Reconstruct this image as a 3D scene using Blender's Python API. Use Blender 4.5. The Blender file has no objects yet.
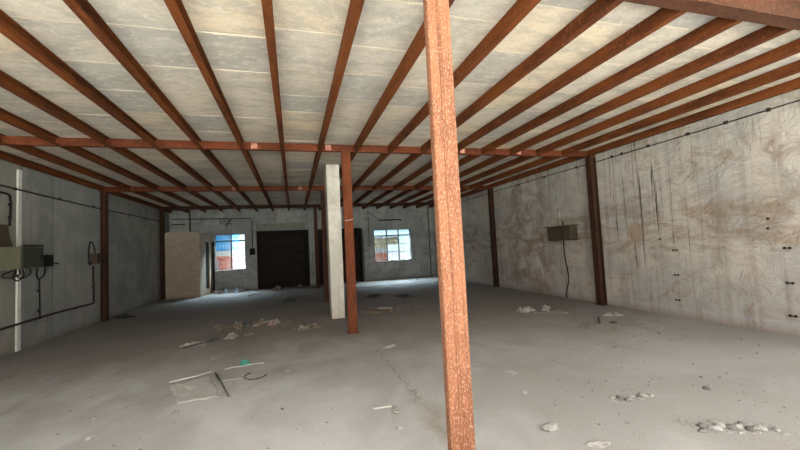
import bpy, bmesh, math, random
from mathutils import Vector, Matrix, noise as mn
random.seed(7)
sc = bpy.context.scene
col = sc.collection

# ------------------------------------------------------------------ measures (metres)
XL, XR = -4.77, 6.62           # inner faces of side walls
YF, Y0 = 17.03, .2           # far wall face, open front edge
HB, HS = 3.311, 3.436          # underside of steel, underside of slabs
YB = [2.13, 6.87, 11.38, 15.82]  # cross beams
XC = 0.95                      # middle column row

# ------------------------------------------------------------------ mesh helpers
class MB:
    def __init__(s): s.bm = bmesh.new()
    def box(s, x0, x1, y0, y1, z0, z1, bev=0.0):
        b = bmesh.new()
        bmesh.ops.create_cube(b, size=1)
        for v in b.verts:
            v.co = Vector(((x0+x1)/2+v.co.x*(x1-x0), (y0+y1)/2+v.co.y*(y1-y0), (z0+z1)/2+v.co.z*(z1-z0)))
        if bev: bmesh.ops.bevel(b, geom=b.edges[:], offset=bev, segments=2, affect='EDGES', profile=.5)
        return s.add(b)
    def add(s, b, M=None):
        if M is not None: bmesh.ops.transform(b, matrix=M, verts=b.verts[:])
        me = bpy.data.meshes.new('t'); b.to_mesh(me); b.free(); s.bm.from_mesh(me); bpy.data.meshes.remove(me)
        return s
    def prism(s, poly, axis, a, b_):
        """extrude polygon; axis 'x','y','z'; poly in the other two coordinates"""
        b = bmesh.new()
        def P(u, v, t): return {'x': (t, u, v), 'y': (u, t, v), 'z': (u, v, t)}[axis]
        A = [b.verts.new(P(u, v, a)) for u, v in poly]; B = [b.verts.new(P(u, v, b_)) for u, v in poly]
        n = len(poly)
        b.faces.new(A); b.faces.new(B[::-1])
        for i in range(n): b.faces.new((A[i], B[i], B[(i+1) % n], A[(i+1) % n]))
        bmesh.ops.recalc_face_normals(b, faces=b.faces[:])
        return s.add(b)
    def tube(s, pts, r, n=8, closed=False):
        b = bmesh.new(); pts = [Vector(p) for p in pts]; rings = []
        N = len(pts)
        up = None
        for i, p in enumerate(pts):
            if closed: t = pts[(i+1) % N]-pts[i-1]
            else: t = pts[min(i+1, N-1)]-pts[max(i-1, 0)]
            t.normalize()
            if up is None: up = t.orthogonal().normalized()
            u = (up-t*up.dot(t))
            u = u.normalized() if u.length > 1e-5 else t.orthogonal().normalized()
            up = u; w = t.cross(u)
            rings.append([b.verts.new(p+(u*math.cos(2*math.pi*k/n)+w*math.sin(2*math.pi*k/n))*r) for k in range(n)])
        R = range(N) if closed else range(N-1)
        for i in R:
            A, B = rings[i], rings[(i+1) % N]
            for k in range(n): b.faces.new((A[k], A[(k+1) % n], B[(k+1) % n], B[k]))
        if not closed: b.faces.new(rings[0][::-1]); b.faces.new(rings[-1])
        bmesh.ops.recalc_face_normals(b, faces=b.faces[:])
        return s.add(b)
    def build(s, name, m, parent=None, smooth=False, origin=None):
        me = bpy.data.meshes.new(name)
        vs = [v.co for v in s.bm.verts]
        if parent is None:
            if origin is None:
                x = (min(v.x for v in vs)+max(v.x for v in vs))/2; y = (min(v.y for v in vs)+max(v.y for v in vs))/2
                origin = Vector((x, y, min(v.z for v in vs)))
            origin = Vector(origin)
        else: origin = parent.matrix_world.translation if False else Vector(parent.get('_o', (0, 0, 0)))
        for v in s.bm.verts: v.co -= origin
        s.bm.to_mesh(me); s.bm.free()
        if smooth:
            for p in me.polygons: p.use_smooth = True
        o = bpy.data.objects.new(name, me); col.objects.link(o)
        if m: me.materials.append(m)
        if parent is None: o.location = origin; o['_o'] = tuple(origin)
        else: o.parent = parent; o['_o'] = tuple(origin)
        return o

def tag(o, label, cat, group=None, kind=None):
    o['label'] = label; o['category'] = cat
    if group: o['group'] = group
    if kind: o['kind'] = kind
    return o
def struct(o): o['kind'] = 'structure'; return o
def empty(name, loc):
    o = bpy.data.objects.new(name, None); col.objects.link(o); o.location = loc; o['_o'] = tuple(loc); return o
def arc(pts, k=6):
    """smooth polyline through points (Catmull-Rom)"""
    P = [Vector(p) for p in pts]; out = []
    for i in range(len(P)-1):
        p0, p1, p2, p3 = P[max(i-1, 0)], P[i], P[i+1], P[min(i+2, len(P)-1)]
        for j in range(k):
            t = j/k
            out.append(.5*((2*p1)+(p2-p0)*t+(2*p0-5*p1+4*p2-p3)*t*t+(3*p1-p0-3*p2+p3)*t**3))
    return out+[P[-1]]

# ------------------------------------------------------------------ materials
class NT:
    def __init__(s, name):
        s.m = bpy.data.materials.new(name); s.m.use_nodes = True; s.t = s.m.node_tree; s.t.nodes.clear()
        s.out = s.t.nodes.new('ShaderNodeOutputMaterial'); s.b = s.t.nodes.new('ShaderNodeBsdfPrincipled')
        s.t.links.new(s.b.outputs[0], s.out.inputs[0])
        tc = s.t.nodes.new('ShaderNodeTexCoord'); oi = s.t.nodes.new('ShaderNodeObjectInfo')
        s.P = tc.outputs['Object']; s.rand = oi.outputs['Random']
    def n(s, t, **k):
        nd = s.t.nodes.new(t)
        for a, v in k.items(): setattr(nd, a, v)
        return nd
    def set(s, sock, v):
        if isinstance(v, bpy.types.NodeSocket): s.t.links.new(v, sock)
        elif isinstance(v, (tuple, list)) and len(v) == 3 and sock.type == 'RGBA': sock.default_value = (*v, 1)
        else: sock.default_value = v
    def mp(s, scale, loc=(0, 0, 0), v=None, rnd=0):
        m = s.n('ShaderNodeMapping'); s.set(m.inputs[0], v or s.P); m.inputs['Scale'].default_value = scale; m.inputs['Location'].default_value = loc
        if rnd:
            a = s.n('ShaderNodeVectorMath', operation='MULTIPLY_ADD'); c = s.n('ShaderNodeCombineXYZ')
            s.set(c.inputs[0], s.rand); s.set(c.inputs[1], s.rand); s.set(c.inputs[2], s.rand)
            s.set(a.inputs[0], c.outputs[0]); a.inputs[1].default_value = (rnd,)*3; s.set(a.inputs[2], m.outputs[0]); return a.outputs[0]
        return m.outputs[0]
    def noise(s, v, scale=1, detail=5, rough=.6, dist=0):
        x = s.n('ShaderNodeTexNoise'); s.set(x.inputs['Vector'], v); x.inputs['Scale'].default_value = scale
        x.inputs['Detail'].default_value = detail; x.inputs['Roughness'].default_value = rough; x.inputs['Distortion'].default_value = dist
        return x.outputs['Fac']
    def ramp(s, f, a, b, lo=0, hi=1):
        x = s.n('ShaderNodeMapRange', interpolation_type='SMOOTHSTEP'); s.set(x.inputs[0], f)
        for i, v in zip((1, 2, 3, 4), (a, b, lo, hi)): x.inputs[i].default_value = v
        return x.outputs[0]
    def math(s, op, a, b=None):
        x = s.n('ShaderNodeMath', operation=op); s.set(x.inputs[0], a)
        if b is not None: s.set(x.inputs[1], b)
        return x.outputs[0]
    def mix(s, f, a, b, mode='MIX'):
        x = s.n('ShaderNodeMix', data_type='RGBA', blend_type=mode); s.set(x.inputs[0], f); s.set(x.inputs[6], a); s.set(x.inputs[7], b)
        return x.outputs[2]
    def bump(s, h, d=.01, st=.5):
        x = s.n('ShaderNodeBump'); s.set(x.inputs['Height'], h); x.inputs['Distance'].default_value = d; x.inputs['Strength'].default_value = st
        s.t.links.new(x.outputs[0], s.b.inputs['Normal'])
    def fin(s, c, rough=.8, spec=.3, metal=0):
        s.set(s.b.inputs['Base Color'], c); s.set(s.b.inputs['Roughness'], rough)
        s.b.inputs['Specular IOR Level'].default_value = spec; s.b.inputs['Metallic'].default_value = metal
        return s.m
    def xyz(s, v=None):
        x = s.n('ShaderNodeSeparateXYZ'); s.set(x.inputs[0], v or s.P); return x.outputs

def plain(name, c, rough=.7, spec=.3, var=.25, sc_=8):
    t = NT(name); f = t.noise(t.mp((1, 1, 1), rnd=9), sc_, 5)
    return t.fin(t.mix(f, tuple(x*(1-var) for x in c), tuple(min(1, x*(1+var)) for x in c)), rough, spec)

def m_rust(name, base, dark, light, amt, sp=40, chips=0.0, stretch=(1, 1, .35)):
    t = NT(name)
    v = t.mp(stretch, rnd=17)
    a = t.noise(v, 3.0, 6, .65); b = t.noise(v, 22, 5, .7); c = t.noise(t.mp((1, 1, .45), rnd=5), sp, 4, .75)
    k = t.mix(t.ramp(a, .35, .65), dark, base)
    k = t.mix(t.ramp(b, .45, .7, 0, .6), k, tuple(x*1.35 for x in base))
    k = t.mix(t.ramp(c, .56-.08*amt, .66, 0, amt), k, light)
    if chips:
        d = t.noise(t.mp((1, 1, 1), rnd=3), 14, 5, .8)
        k = t.mix(t.ramp(d, .66, .7, 0, chips), k, (.6, .5, .42))
    t.bump(t.math('ADD', b, c), .003, .5)
    return t.fin(k, .8, .12)

RUST_J = m_rust('joist_red_oxide', (.125, .035, .008), (.050, .014, .005), (.24, .09, .035), .35, stretch=(1, .2, 1))
RUST_B = m_rust('beam_red_oxide', (.11, .027, .010), (.06, .016, .007), (.25, .095, .045), .35, chips=.3, stretch=(.4, 1, 1))
RUST_F = m_rust('front_beam_flaky_rust', (.062, .024, .012), (.030, .012, .006), (.12, .065, .045), .5, chips=.15, stretch=(.4, 1, 1))
RUST_N = m_rust('near_column_rust', (.170, .068, .033), (.105, .040, .020), (.36, .225, .155), .7, sp=100, stretch=(1, 1, .4))
RUST_C = m_rust('column_red_oxide', (.105, .028, .010), (.06, .017, .007), (.20, .08, .035), .25)
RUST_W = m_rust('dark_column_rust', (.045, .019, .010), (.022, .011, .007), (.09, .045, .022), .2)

def m_floor():
    t = NT('dusty_concrete_floor')
    a = t.noise(t.mp((1, 1, 1)), .45, 6, .6, .4); b = t.noise(t.mp((1, .6, 1)), 2.2, 6, .65, .6); c = t.noise(t.mp((1, 1, 1)), 45, 4, .7)
    k = t.mix(t.ramp(a, .40, .60), (.265, .262, .248), (.39, .392, .382))
    k = t.mix(t.ramp(b, .50, .74, 0, .45), k, (.22, .205, .18))
    # brown trodden dirt deeper in the hall
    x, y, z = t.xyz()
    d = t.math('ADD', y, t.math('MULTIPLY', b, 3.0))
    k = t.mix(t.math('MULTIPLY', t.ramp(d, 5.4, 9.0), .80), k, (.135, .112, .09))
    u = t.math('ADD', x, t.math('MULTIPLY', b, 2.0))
    k = t.mix(t.math('MULTIPLY', t.ramp(u, 1.6, 4.4), .5), k, (.185, .168, .15))  # dimmer light of the right side put into the floor colour
    e = t.noise(t.mp((1, 1, 1), (4, 2, 0)), 9, 6, .75)
    k = t.mix(t.ramp(e, .64, .72, 0, .35), k, (.42, .42, .40))
    k = t.mix(t.ramp(e, .38, .28, 0, .5), k, (.12, .105, .09))
    k = t.mix(t.ramp(c, .35, .7, 0, .3), k, (.37, .37, .36))
    # hairline crack and a wider dark band beside the near column
    w = t.noise(t.mp((1, 1, 1)), 3.5, 4, .7)
    cx = t.math('ABSOLUTE', t.math('ADD', t.math('SUBTRACT', x, 1.13), t.math('MULTIPLY', t.math('SUBTRACT', w, .5), .5)))
    on = t.math('MULTIPLY', t.ramp(y, 5.9, 5.4), t.ramp(y, 2.0, 2.4))
    k = t.mix(t.math('MULTIPLY', t.math('MULTIPLY', t.ramp(cx, .014, .004), on), .6), k, (.12, .10, .085))
    dm = t.math('MULTIPLY', t.ramp(cx, .16, .03), t.math('MULTIPLY', t.ramp(y, 3.9, 3.2), t.ramp(y, 1.6, 2.1)))
    k = t.mix(t.math('MULTIPLY', dm, .55), k, (.22, .19, .15))
    t.bump(t.math('ADD', t.math('MULTIPLY', b, .6), t.math('MULTIPLY', c, .3)), .012, .5)
    return t.fin(k, .85, .25)

def m_slab():
    t = NT('stone_ceiling_slab')
    at = t.n('ShaderNodeAttribute', attribute_name='tint'); uv = t.n('ShaderNodeUVMap', uv_map='UVMap')
    ux, uy, uz = t.xyz(uv.outputs[0])
    f = at.outputs['Fac']
    k = t.mix(t.ramp(f, 0, .55), (.40, .368, .325), (.55, .475, .38))
    k = t.mix(t.ramp(f, .7, 1), k, (.62, .50, .35))
    a = t.noise(t.mp((1, 2.2, 1)), 1.6, 6, .65, .5); b = t.noise(t.mp((1, 1.5, 1)), 9, 6, .7, .4); c = t.noise(t.mp((.5, 3, 1)), 4, 5, .7)
    k = t.mix(t.ramp(a, .42, .62, 0, .6), k, (.31, .285, .245))
    k = t.mix(t.ramp(b, .48, .68, 0, .6), k, (.66, .575, .47))
    g_ = t.noise(t.mp((1, 1.3, 1), (5, 3, 2)), 26, 5, .75, .3)
    k = t.mix(t.ramp(g_, .5, .36, 0, .4), k, (.33, .31, .26))
    k = t.mix(t.ramp(c, .60, .72, 0, .45), k, (.50, .33, .18))
    e = t.math('ADD', t.math('ABSOLUTE', uy), t.math('MULTIPLY', t.math('SUBTRACT', b, .5), .16))
    k = t.mix(t.ramp(e, .022, .008, 0, .75), k, (.66, .56, .42))
    e2 = t.math('ADD', t.math('SUBTRACT', uz if False else uy, .0), 0.0)
    t.bump(b, .01, .4)
    return t.fin(k, .9, .2)

def m_wall(name, base, warm, stain, dark, drip=.5, dripc=(6.0, 1.2), brown=.6, white=.4, streak=.35, band=False, seams=()):
    t = NT(name)
    x, y, z = t.xyz()
    a = t.noise(t.mp((1, 1, 1.2)), .8, 6, .62, .5); b = t.noise(t.mp((1, 1, 1.4), (3, 7, 1)), 2.4, 6, .68, 1.0); c = t.noise(t.mp((1, 1, 1)), 16, 5, .7)
    s_ = t.noise(t.mp((6, 6, .35)), 1.3, 5, .65)
    k = t.mix(t.ramp(a, .42, .58), base, warm)
    k = t.mix(t.ramp(b, .48, .72, 0, brown), k, stain)
    if band:
        h1 = t.noise(t.mp((1, .55, 2.0), (2, 1, 3)), 1.5, 6, .7, 1.2)
        bm_ = t.math('MULTIPLY', t.ramp(t.math('ABSOLUTE', t.math('SUBTRACT', z, 1.62)), .80, .1), t.ramp(h1, .40, .66))
        k = t.mix(t.math('MULTIPLY', bm_, .8), k, tuple(v*.95 for v in stain))
        k = t.mix(t.math('MULTIPLY', t.ramp(z, .22, .16), .5), k, (.36, .36, .36))
        # worn brown field behind the hanging box
        h2 = t.noise(t.mp((1, 1, 1), (9, 1, 3)), 1.8, 6, .72, .4)
        k = t.mix(t.math('MULTIPLY', t.math('MULTIPLY', t.ramp(t.math('ABSOLUTE', t.math('SUBTRACT', y, 9.6)), 1.5, .5), t.ramp(h2, .42, .58)), .65), k, (.16, .115, .085))
    k = t.mix(t.ramp(b, .45, .3, 0, white), k, tuple(min(1, v*1.4) for v in base))
    k = t.mix(t.ramp(s_, .48, .7, 0, streak), k, dark)
    k = t.mix(t.ramp(c, .55, .75, 0, .25), k, dark)
    # thin black water runs from the wall head
    v = t.mp((0, 9, .10)); 
    w = t.n('ShaderNodeVectorMath', operation='ADD'); cc = t.n('ShaderNodeCombineXYZ'); t.set(cc.inputs[1], t.math('MULTIPLY', t.noise(t.mp((1, 1, .8)), 2.5, 3), .35))
    t.set(w.inputs[0], v); t.set(w.inputs[1], cc.outputs[0])
    d = t.noise(w.outputs[0], 1.0, 2, .5)
    ln = t.ramp(t.math('ABSOLUTE', t.math('SUBTRACT', d, .55)), .014, .003)
    near = t.ramp(t.math('ABSOLUTE', t.math('SUBTRACT', y, dripc[0])), dripc[1], dripc[1]*.6)
    ext = t.ramp(t.math('ADD', z, t.math('MULTIPLY', t.noise(t.mp((0, 5, 0)), 1, 2), 3.0)), 1.9, 3.1)
    far = t.ramp(t.math('ADD', z, t.math('MULTIPLY', a, 1.0)), 3.1, 3.5, 0, .35)
    k = t.mix(t.math('MULTIPLY', t.math('MULTIPLY', ln, t.math('MAXIMUM', t.math('MULTIPLY', near, ext), far)), drip), k, (.04, .035, .03))
    for sy, sw in seams:
        k = t.mix(t.math('MULTIPLY', t.ramp(t.math('ABSOLUTE', t.math('SUBTRACT', y, sy)), sw, sw*.4), .6), k, (.05, .048, .04))
    if seams:   # panels cast at different times
        k = t.mix(t.math('MULTIPLY', t.ramp(y, 8.40, 8.38), .45), k, (.21, .19, .15))
        k = t.mix(t.math('MULTIPLY', t.math('MULTIPLY', t.ramp(y, 9.40, 9.42), t.ramp(y, 11.42, 11.38)), .3), k, (.26, .27, .26))
    # dirt line along the foot of the wall
    k = t.mix(t.ramp(t.math('ADD', z, t.math('MULTIPLY', b, .25)), .3, .12, 0, .55), k, stain)
    t.bump(t.math('ADD', t.math('MULTIPLY', b, 1.0), t.math('MULTIPLY', c, .12)), .09 if band else .05, .6)
    return t.fin(k, .88, .2), t

W_R = m_wall('right_wall_plaster', (.33, .31, .28), (.42, .375, .325), (.21, .145, .095), (.13, .105, .085), drip=1.0, dripc=(5.8, 1.3), brown=.7, band=True)[0]
W_L = m_wall('left_wall_plaster', (.175, .18, .165), (.235, .23, .205), (.13, .115, .09), (.085, .085, .078), drip=.4, dripc=(13, 2), brown=.4, white=.45, seams=((8.47, .03), (9.41, .022)))[0]
W_F = m_wall('far_wall_plaster', (.20, .207, .20), (.27, .27, .255), (.12, .105, .09), (.09, .085, .08), drip=.3, brown=.55)[0]
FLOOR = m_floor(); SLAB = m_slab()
PILLAR = m_wall('pillar_concrete', (.42, .395, .34), (.52, .49, .42), (.30, .235, .17), (.22, .19, .15), drip=0, brown=.5, white=.4)[0]
KIOSK = m_wall('cabin_plaster', (.25, .205, .15), (.30, .25, .185), (.18, .13, .09), (.17, .14, .11), drip=0, brown=.45, white=.3, streak=.15)[0]
BLACK = plain('black_cable', (.012, .011, .010), .7, .08)
PIPE = plain('dark_conduit', (.028, .022, .018), .7, .08)
PIPEB = plain('brown_steel_pipe', (.10, .06, .035), .6)
BOXG = plain('olive_painted_sheet', (.08, .078, .048), .7, .1, var=.1)
BOXD = plain('shaded_olive_door', (.032, .036, .025), .7, .1, var=.15)  # door side of the olive box, its shade put into the colour
BOXT = plain('brown_tin_box', (.055, .042, .027), .7, .1)
DARKM = plain('dark_blackened_steel', (.014, .012, .011), .8, .05, var=.4)
SHUT = m_rust('shutter_dark_rust', (.022, .014, .010), (.010, .008, .007), (.045, .027, .018), .3, stretch=(.3, 1, 3))
FRAME = plain('window_steel', (.07, .085, .10), .5)
LIME = plain('white_painted_strip', (.48, .48, .43), .8)
WIRE_W = plain('pale_wire', (.40, .385, .34), .5, var=.08)
STONE = m_wall('cement_chunk', (.30, .30, .285), (.40, .40, .385), (.22, .20, .18), (.19, .18, .17), drip=0)[0]
STONE_D = plain('dirty_stone', (.13, .125, .115), .9, var=.5, sc_=20)
PAPER = plain('soiled_white_sheet', (.22, .205, .18), .8, var=.2)
RAG = plain('dirty_cloth', (.13, .11, .085), .9, var=.45, sc_=25)
DRAG = plain('dark_rag', (.035, .04, .035), .8, var=.4, sc_=25)
BLUEP = plain('pale_blue_plastic', (.30, .37, .46), .5, var=.25, sc_=20)
GREEN = plain('green_plastic', (.04, .20, .15), .5, var=.3, sc_=30)
STRAW = plain('dry_straw', (.17, .125, .075), .9, var=.5, sc_=30)
LINT = plain('lintel_plaster', (.16, .155, .125), .8, var=.4, sc_=6)

def glass_mat(name, tint, clear, trans):
    t = NT(name); T = t.t.nodes; L = t.t.links
    tr = T.new('ShaderNodeBsdfTransparent'); tr.inputs[0].default_value = (.93, .98, 1, 1)
    tl = T.new('ShaderNodeBsdfTranslucent'); tl.inputs[0].default_value = (*tint, 1)
    gl = T.new('ShaderNodeBsdfGlossy'); gl.inputs[0].default_value = (1, 1, 1, 1); gl.inputs[1].default_value = .15
    m1 = T.new('ShaderNodeMixShader'); m1.inputs[0].default_value = clear; L.new(tl.outputs[0], m1.inputs[1]); L.new(tr.outputs[0], m1.inputs[2])
    m2 = T.new('ShaderNodeMixShader'); m2.inputs[0].default_value = .05; L.new(m1.outputs[0], m2.inputs[1]); L.new(gl.outputs[0], m2.inputs[2])
    L.new(m2.outputs[0], t.out.inputs[0]); T.remove(t.b)
    return t.m
FROST = glass_mat('frosted_window_glass', (.72, .90, .95), .965, 1)
CLEAR = glass_mat('dusty_clear_glass', (.8, .88, .92), 1.0, 1)

# ------------------------------------------------------------------ room shell
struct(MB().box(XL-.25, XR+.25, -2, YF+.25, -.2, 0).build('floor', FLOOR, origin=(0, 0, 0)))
GR = plain('sunlit_pale_ground', (.47, .42, .35), .95, var=.15, sc_=1)
g = MB(); g.box(-40, 40, -40, -2.001, -.3, -.03); struct(g.build('ground', GR, origin=(0, 0, 0)))
struct(MB().box(-40, 40, YF+.26, 60, -.3, -.03).build('ground', plain('dark_yard_asphalt', (.03, .03, .03), .95), origin=(0, 0, 0)))
struct(MB().box(XL-.25, XL, Y0, YF+.25, 0, HB+.40).build('wall_left', W_L, origin=(0, 0, 0)))
struct(MB().box(XR, XR+.25, Y0, YF+.25, 0, HB+.40).build('wall_right', W_R, origin=(0, 0, 0)))

# far wall pierced by two windows and two shutter openings
WIN1 = (-3.12, -1.95, .90, 2.39); WIN2 = (3.60, 5.37, .87, 2.35)
SH1 = (-1.50, .66, 0, 2.47); SH2 = (1.05, 3.02, 0, 2.46)
holes = [WIN1, SH1, SH2, WIN2]
w = MB(); x = XL
for (a, b, z0, z1) in holes:
    w.box(x, a, YF, YF+.25, 0, HS+.16)
    if z0 > 0: w.box(a, b, YF, YF+.25, 0, z0)
    w.box(a, b, YF, YF+.25, z1, HS+.16); x = b
w.box(x, XR, YF, YF+.25, 0, HS+.16)
struct(w.build('wall_back', W_F, origin=(0, 0, 0)))
# dark hollow rooms cannot be seen: the shutters are closed

# ceiling of loose stone slabs laid across the joists
JX = [-4.66]+[-.13+.655*k for k in range(-6, 11)]
bm = bmesh.new(); uvl = bm.loops.layers.uv.new('UVMap'); tl_ = bm.loops.layers.float_color.new('tint')
edges = [XL-.25]+JX[1:]+[XR+.25]
for i in range(len(edges)-1):
    y = YB[0]-random.uniform(0, .3)
    while y < YF+.25:
        L = random.gauss(.70, .06)
        z = HS+random.uniform(0, .006); tint = random.choice([.05, .2, .3, .45, .5, .6, .75, .95])+random.uniform(-.05, .05)
        ya, yb = max(y, YB[0]+.07), min(y+L-.006, YF+.25)
        if yb > ya:
            b = bmesh.ops.create_cube(bm, size=1)['verts']
            for v in b: v.co = Vector(((edges[i]+edges[i+1])/2+v.co.x*(edges[i+1]-edges[i]), (ya+yb)/2+v.co.y*(yb-ya), z+.02+v.co.z*.04))
            for f in {f for v in b for f in v.link_faces}:
                for l in f.loops:
                    l[tl_] = (tint, tint, tint, 1); t_ = (l.vert.co.y-ya)
                    l[uvl].uv = (l.vert.co.x, t_)
        y += L
b = bmesh.ops.create_cube(bm, size=1)['verts']
for v in b: v.co = Vector(((XL+XR)/2+v.co.x*(XR-XL+.5), (YB[0]+.07+YF+.25)/2+v.co.y*(YF+.25-YB[0]-.07), HS+.105+v.co.z*.1))
me = bpy.data.meshes.new('ceiling'); bm.to_mesh(me); bm.free(); me.materials.append(SLAB)
o = bpy.data.objects.new('ceiling', me); col.objects.link(o); struct(o)
struct(MB().box(XL, XR, Y0, YB[0]+.065, HB+.282, HB+.40).build('ceiling', plain('grey_roof_slab', (.36, .34, .30), .9, .1, .2, 3), origin=(0, 0, 0)))

# trims: pilasters and plaster steps
struct(MB().box(.68, .82, YF-.09, YF, 0, HS).build('trim_1', LIME if False else W_F, origin=(0, 0, 0)))
struct(MB().box(XL, XL+.03, 8.34, 8.43, 0, 3.25).build('trim_2', LIME))
struct(MB().box(XR-.012, XR, 8.15, 8.30, 0, 3.1).build('trim_3', W_R, origin=(0, 0, 0)))

# ------------------------------------------------------------------ steelwork
ORD = ['first', 'second', 'third', 'fourth', 'fifth', 'sixth', 'seventh', 'eighth', 'ninth', 'tenth', 'eleventh', 'twelfth', 'thirteenth', 'fourteenth', 'fifteenth', 'sixteenth', 'seventeenth', 'eighteenth']
h, wf, tf, tw = HS-HB-.001, .07, .009, .008
def cprof(x, z):   # channel, web on the left, open to +x
    return [(x, z), (x+wf, z), (x+wf, z+tf), (x+tw, z+tf), (x+tw, z+h-tf), (x+wf, z+h-tf), (x+wf, z+h), (x, z+h)]
for i, x in enumerate(JX):
    m = MB(); m.prism(cprof(x-wf/2, HB), 'y', YB[0]+.012, YF)
    o = m.build('ceiling_joist', RUST_J)
    if i <= 8: lab = f'rusty red steel ceiling joist, {ORD[i]} counting from the left wall'
    else: lab = f'rusty red steel ceiling joist, {ORD[len(JX)-1-i]} counting from the right wall'
    tag(o, lab, 'joist', 'parallel steel joists under the slabs')

def beam(y, xa, xb, mat, kind, lab):
    root = empty('cross_beam', ((xa+xb)/2, y, HB-.004)); tag(root, lab, 'beam', 'cross beams')
    z0, z1 = HB-.004, HS-.003
    if kind == 'I':
        z1 = HB+.28
        b2, t, w2 = .065, .011, .006
        poly = [(y-b2, z0), (y+b2, z0), (y+b2, z0+t), (y+w2, z0+t), (y+w2, z1-t), (y+b2, z1-t), (y+b2, z1), (y-b2, z1), (y-b2, z1-t), (y-w2, z1-t), (y-w2, z0+t), (y-b2, z0+t)]
        poly = [(a, b) for a, b in poly]
        MB().prism(poly, 'x', xa, xb).build('girder', mat, root)
    else:
        poly = [(y-.04, z0), (y+.04, z0), (y+.04, z0+.01), (y-.03, z0+.01), (y-.03, z1-.01), (y+.04, z1-.01), (y+.04, z1), (y-.04, z1)]
        MB().prism(poly, 'x', xa, xb).build('girder', mat, root)
    return root
PLATE = m_rust('weld_plate', (.36, .15, .10), (.28, .10, .06), (.62, .45, .38), .8)
beam(YB[0], XC-.25, XR, RUST_F, 'I', 'flaky rusted cross beam nearest the viewer, crossing the top right corner')
bs = [beam(YB[1], XL, XR, RUST_B, 'C', 'red cross beam carried by the middle column beside the concrete pillar'),
      beam(YB[2], XL, XR, RUST_B, 'C', 'red cross beam between the middle one and the one by the far wall'),
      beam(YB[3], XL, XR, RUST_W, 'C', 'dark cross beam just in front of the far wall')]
# welded splice plates
for r, xs, y in ((bs[0], (-.75+.655-.55, .62, 3.3, 4.6), YB[1]), (bs[1], (.2, -1.6), YB[2])):
    for x in xs:
        MB().box(x, x+.10, y-.048, y-.0401, HB+.012, HS-.02).build('splice_plate', PLATE, r)['label'] = 'paler scraped splice plate'

def wobble(z): return 0
# near column: two channels welded toe to toe
root = empty('steel_column', (.924, 2.13, 0)); tag(root, 'nearest orange-brown rusted box column with pale speckles, right in the foreground', 'column')
x0, x1, y0_, y1_ = .846, 1.002, 2.10, 2.17
zt = HB-.006
m = MB()
def rc(x0, x1, y0, y1, r=.012):
    P = []
    for cx, cy, a0 in ((x1-r, y0+r, -90), (x1-r, y1-r, 0), (x0+r, y1-r, 90), (x0+r, y0+r, 180)):
        for k in range(4): a = math.radians(a0+30*k); P.append((cx+r*math.cos(a), cy+r*math.sin(a)))
    return P
xm = (x0+x1)/2-.008
m.prism(rc(x0, xm-.003, y0_, y1_), 'z', 0, zt); m.prism(rc(xm+.003, x1, y0_, y1_), 'z', 0, zt)
m.build('channel_pair', RUST_N, root)
# seam bead with irregular lumps
pts = [(xm+random.uniform(-.0015, .0015), y0_+.004+random.uniform(-.001, .002), z*.04) for z in range(0, int(zt/.04)+1)]
MB().tube(pts, .007, 6).build('weld_bead', RUST_N, root, True)
MB().box(x1-.030, x1-.022, y0_-.003, y0_+.01, 0, zt, .001).build('edge_rib', RUST_N, root)
MB().box(x0-.06, x1+.06, y0_-.06, y1_+.06, 0, .012, .002).build('base_plate', RUST_N, root)

def hcol(name, x, y, w, d, mat, lab, top=HB-.005, turn=False, grp=None):
    root = empty('steel_column', (x, y, 0)); tag(root, lab, 'column', grp)
    t, b, wd, dd = .009, .007, w/2, d/2
    if not turn:   # flange faces the camera
        poly = [(-wd, -dd), (wd, -dd), (wd, -dd+t), (b, -dd+t), (b, dd-t), (wd, dd-t), (wd, dd), (-wd, dd), (-wd, dd-t), (-b, dd-t), (-b, -dd+t), (-wd, -dd+t)]
    else:
        poly = [(-wd, -dd), (-wd+t, -dd), (-wd+t, -b), (wd-t, -b), (wd-t, -dd), (wd, -dd), (wd, dd), (wd-t, dd), (wd-t, b), (-wd+t, b), (-wd+t, dd), (-wd, dd)]
    MB().prism([(x+a, y+c) for a, c in poly], 'z', 0, top).build('shaft', mat, root)
    MB().box(x-wd-.02, x+wd+.02, y-dd-.02, y+dd+.02, 0, .010, .002).build('base_plate', mat, root)
    return root
r = hcol('m', .985, YB[1]-.02, .155, .13, RUST_C, 'reddish steel column standing directly beside the pale concrete pillar')
MB().tube([(.985-.08, YB[1]-.09, 2.02), (.985, YB[1]-.092, 2.03), (.985+.082, YB[1]-.09, 2.045)], .004, 6).build('tie_wire', WIRE_W, r)
for dx in (-.02, .03): MB().prism([(.985+dx-.012, .02), (.985+dx+.016, .02), (.985+dx+.002, .22)], 'y', YB[1]-.093, YB[1]-.0852).build('rust_flake', RUST_B, r)
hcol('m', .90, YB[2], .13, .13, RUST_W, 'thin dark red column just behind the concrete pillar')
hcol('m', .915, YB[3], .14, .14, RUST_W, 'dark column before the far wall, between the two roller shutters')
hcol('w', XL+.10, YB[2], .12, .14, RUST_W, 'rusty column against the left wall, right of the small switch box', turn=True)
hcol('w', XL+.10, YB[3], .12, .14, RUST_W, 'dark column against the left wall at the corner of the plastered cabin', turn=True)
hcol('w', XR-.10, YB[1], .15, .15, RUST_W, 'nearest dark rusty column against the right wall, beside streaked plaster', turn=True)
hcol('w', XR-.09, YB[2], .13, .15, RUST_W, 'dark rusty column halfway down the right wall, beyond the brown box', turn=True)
hcol('w', XR-.09, YB[3], .12, .14, RUST_W, 'furthest column against the right wall, near the far corner', turn=True)

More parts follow.
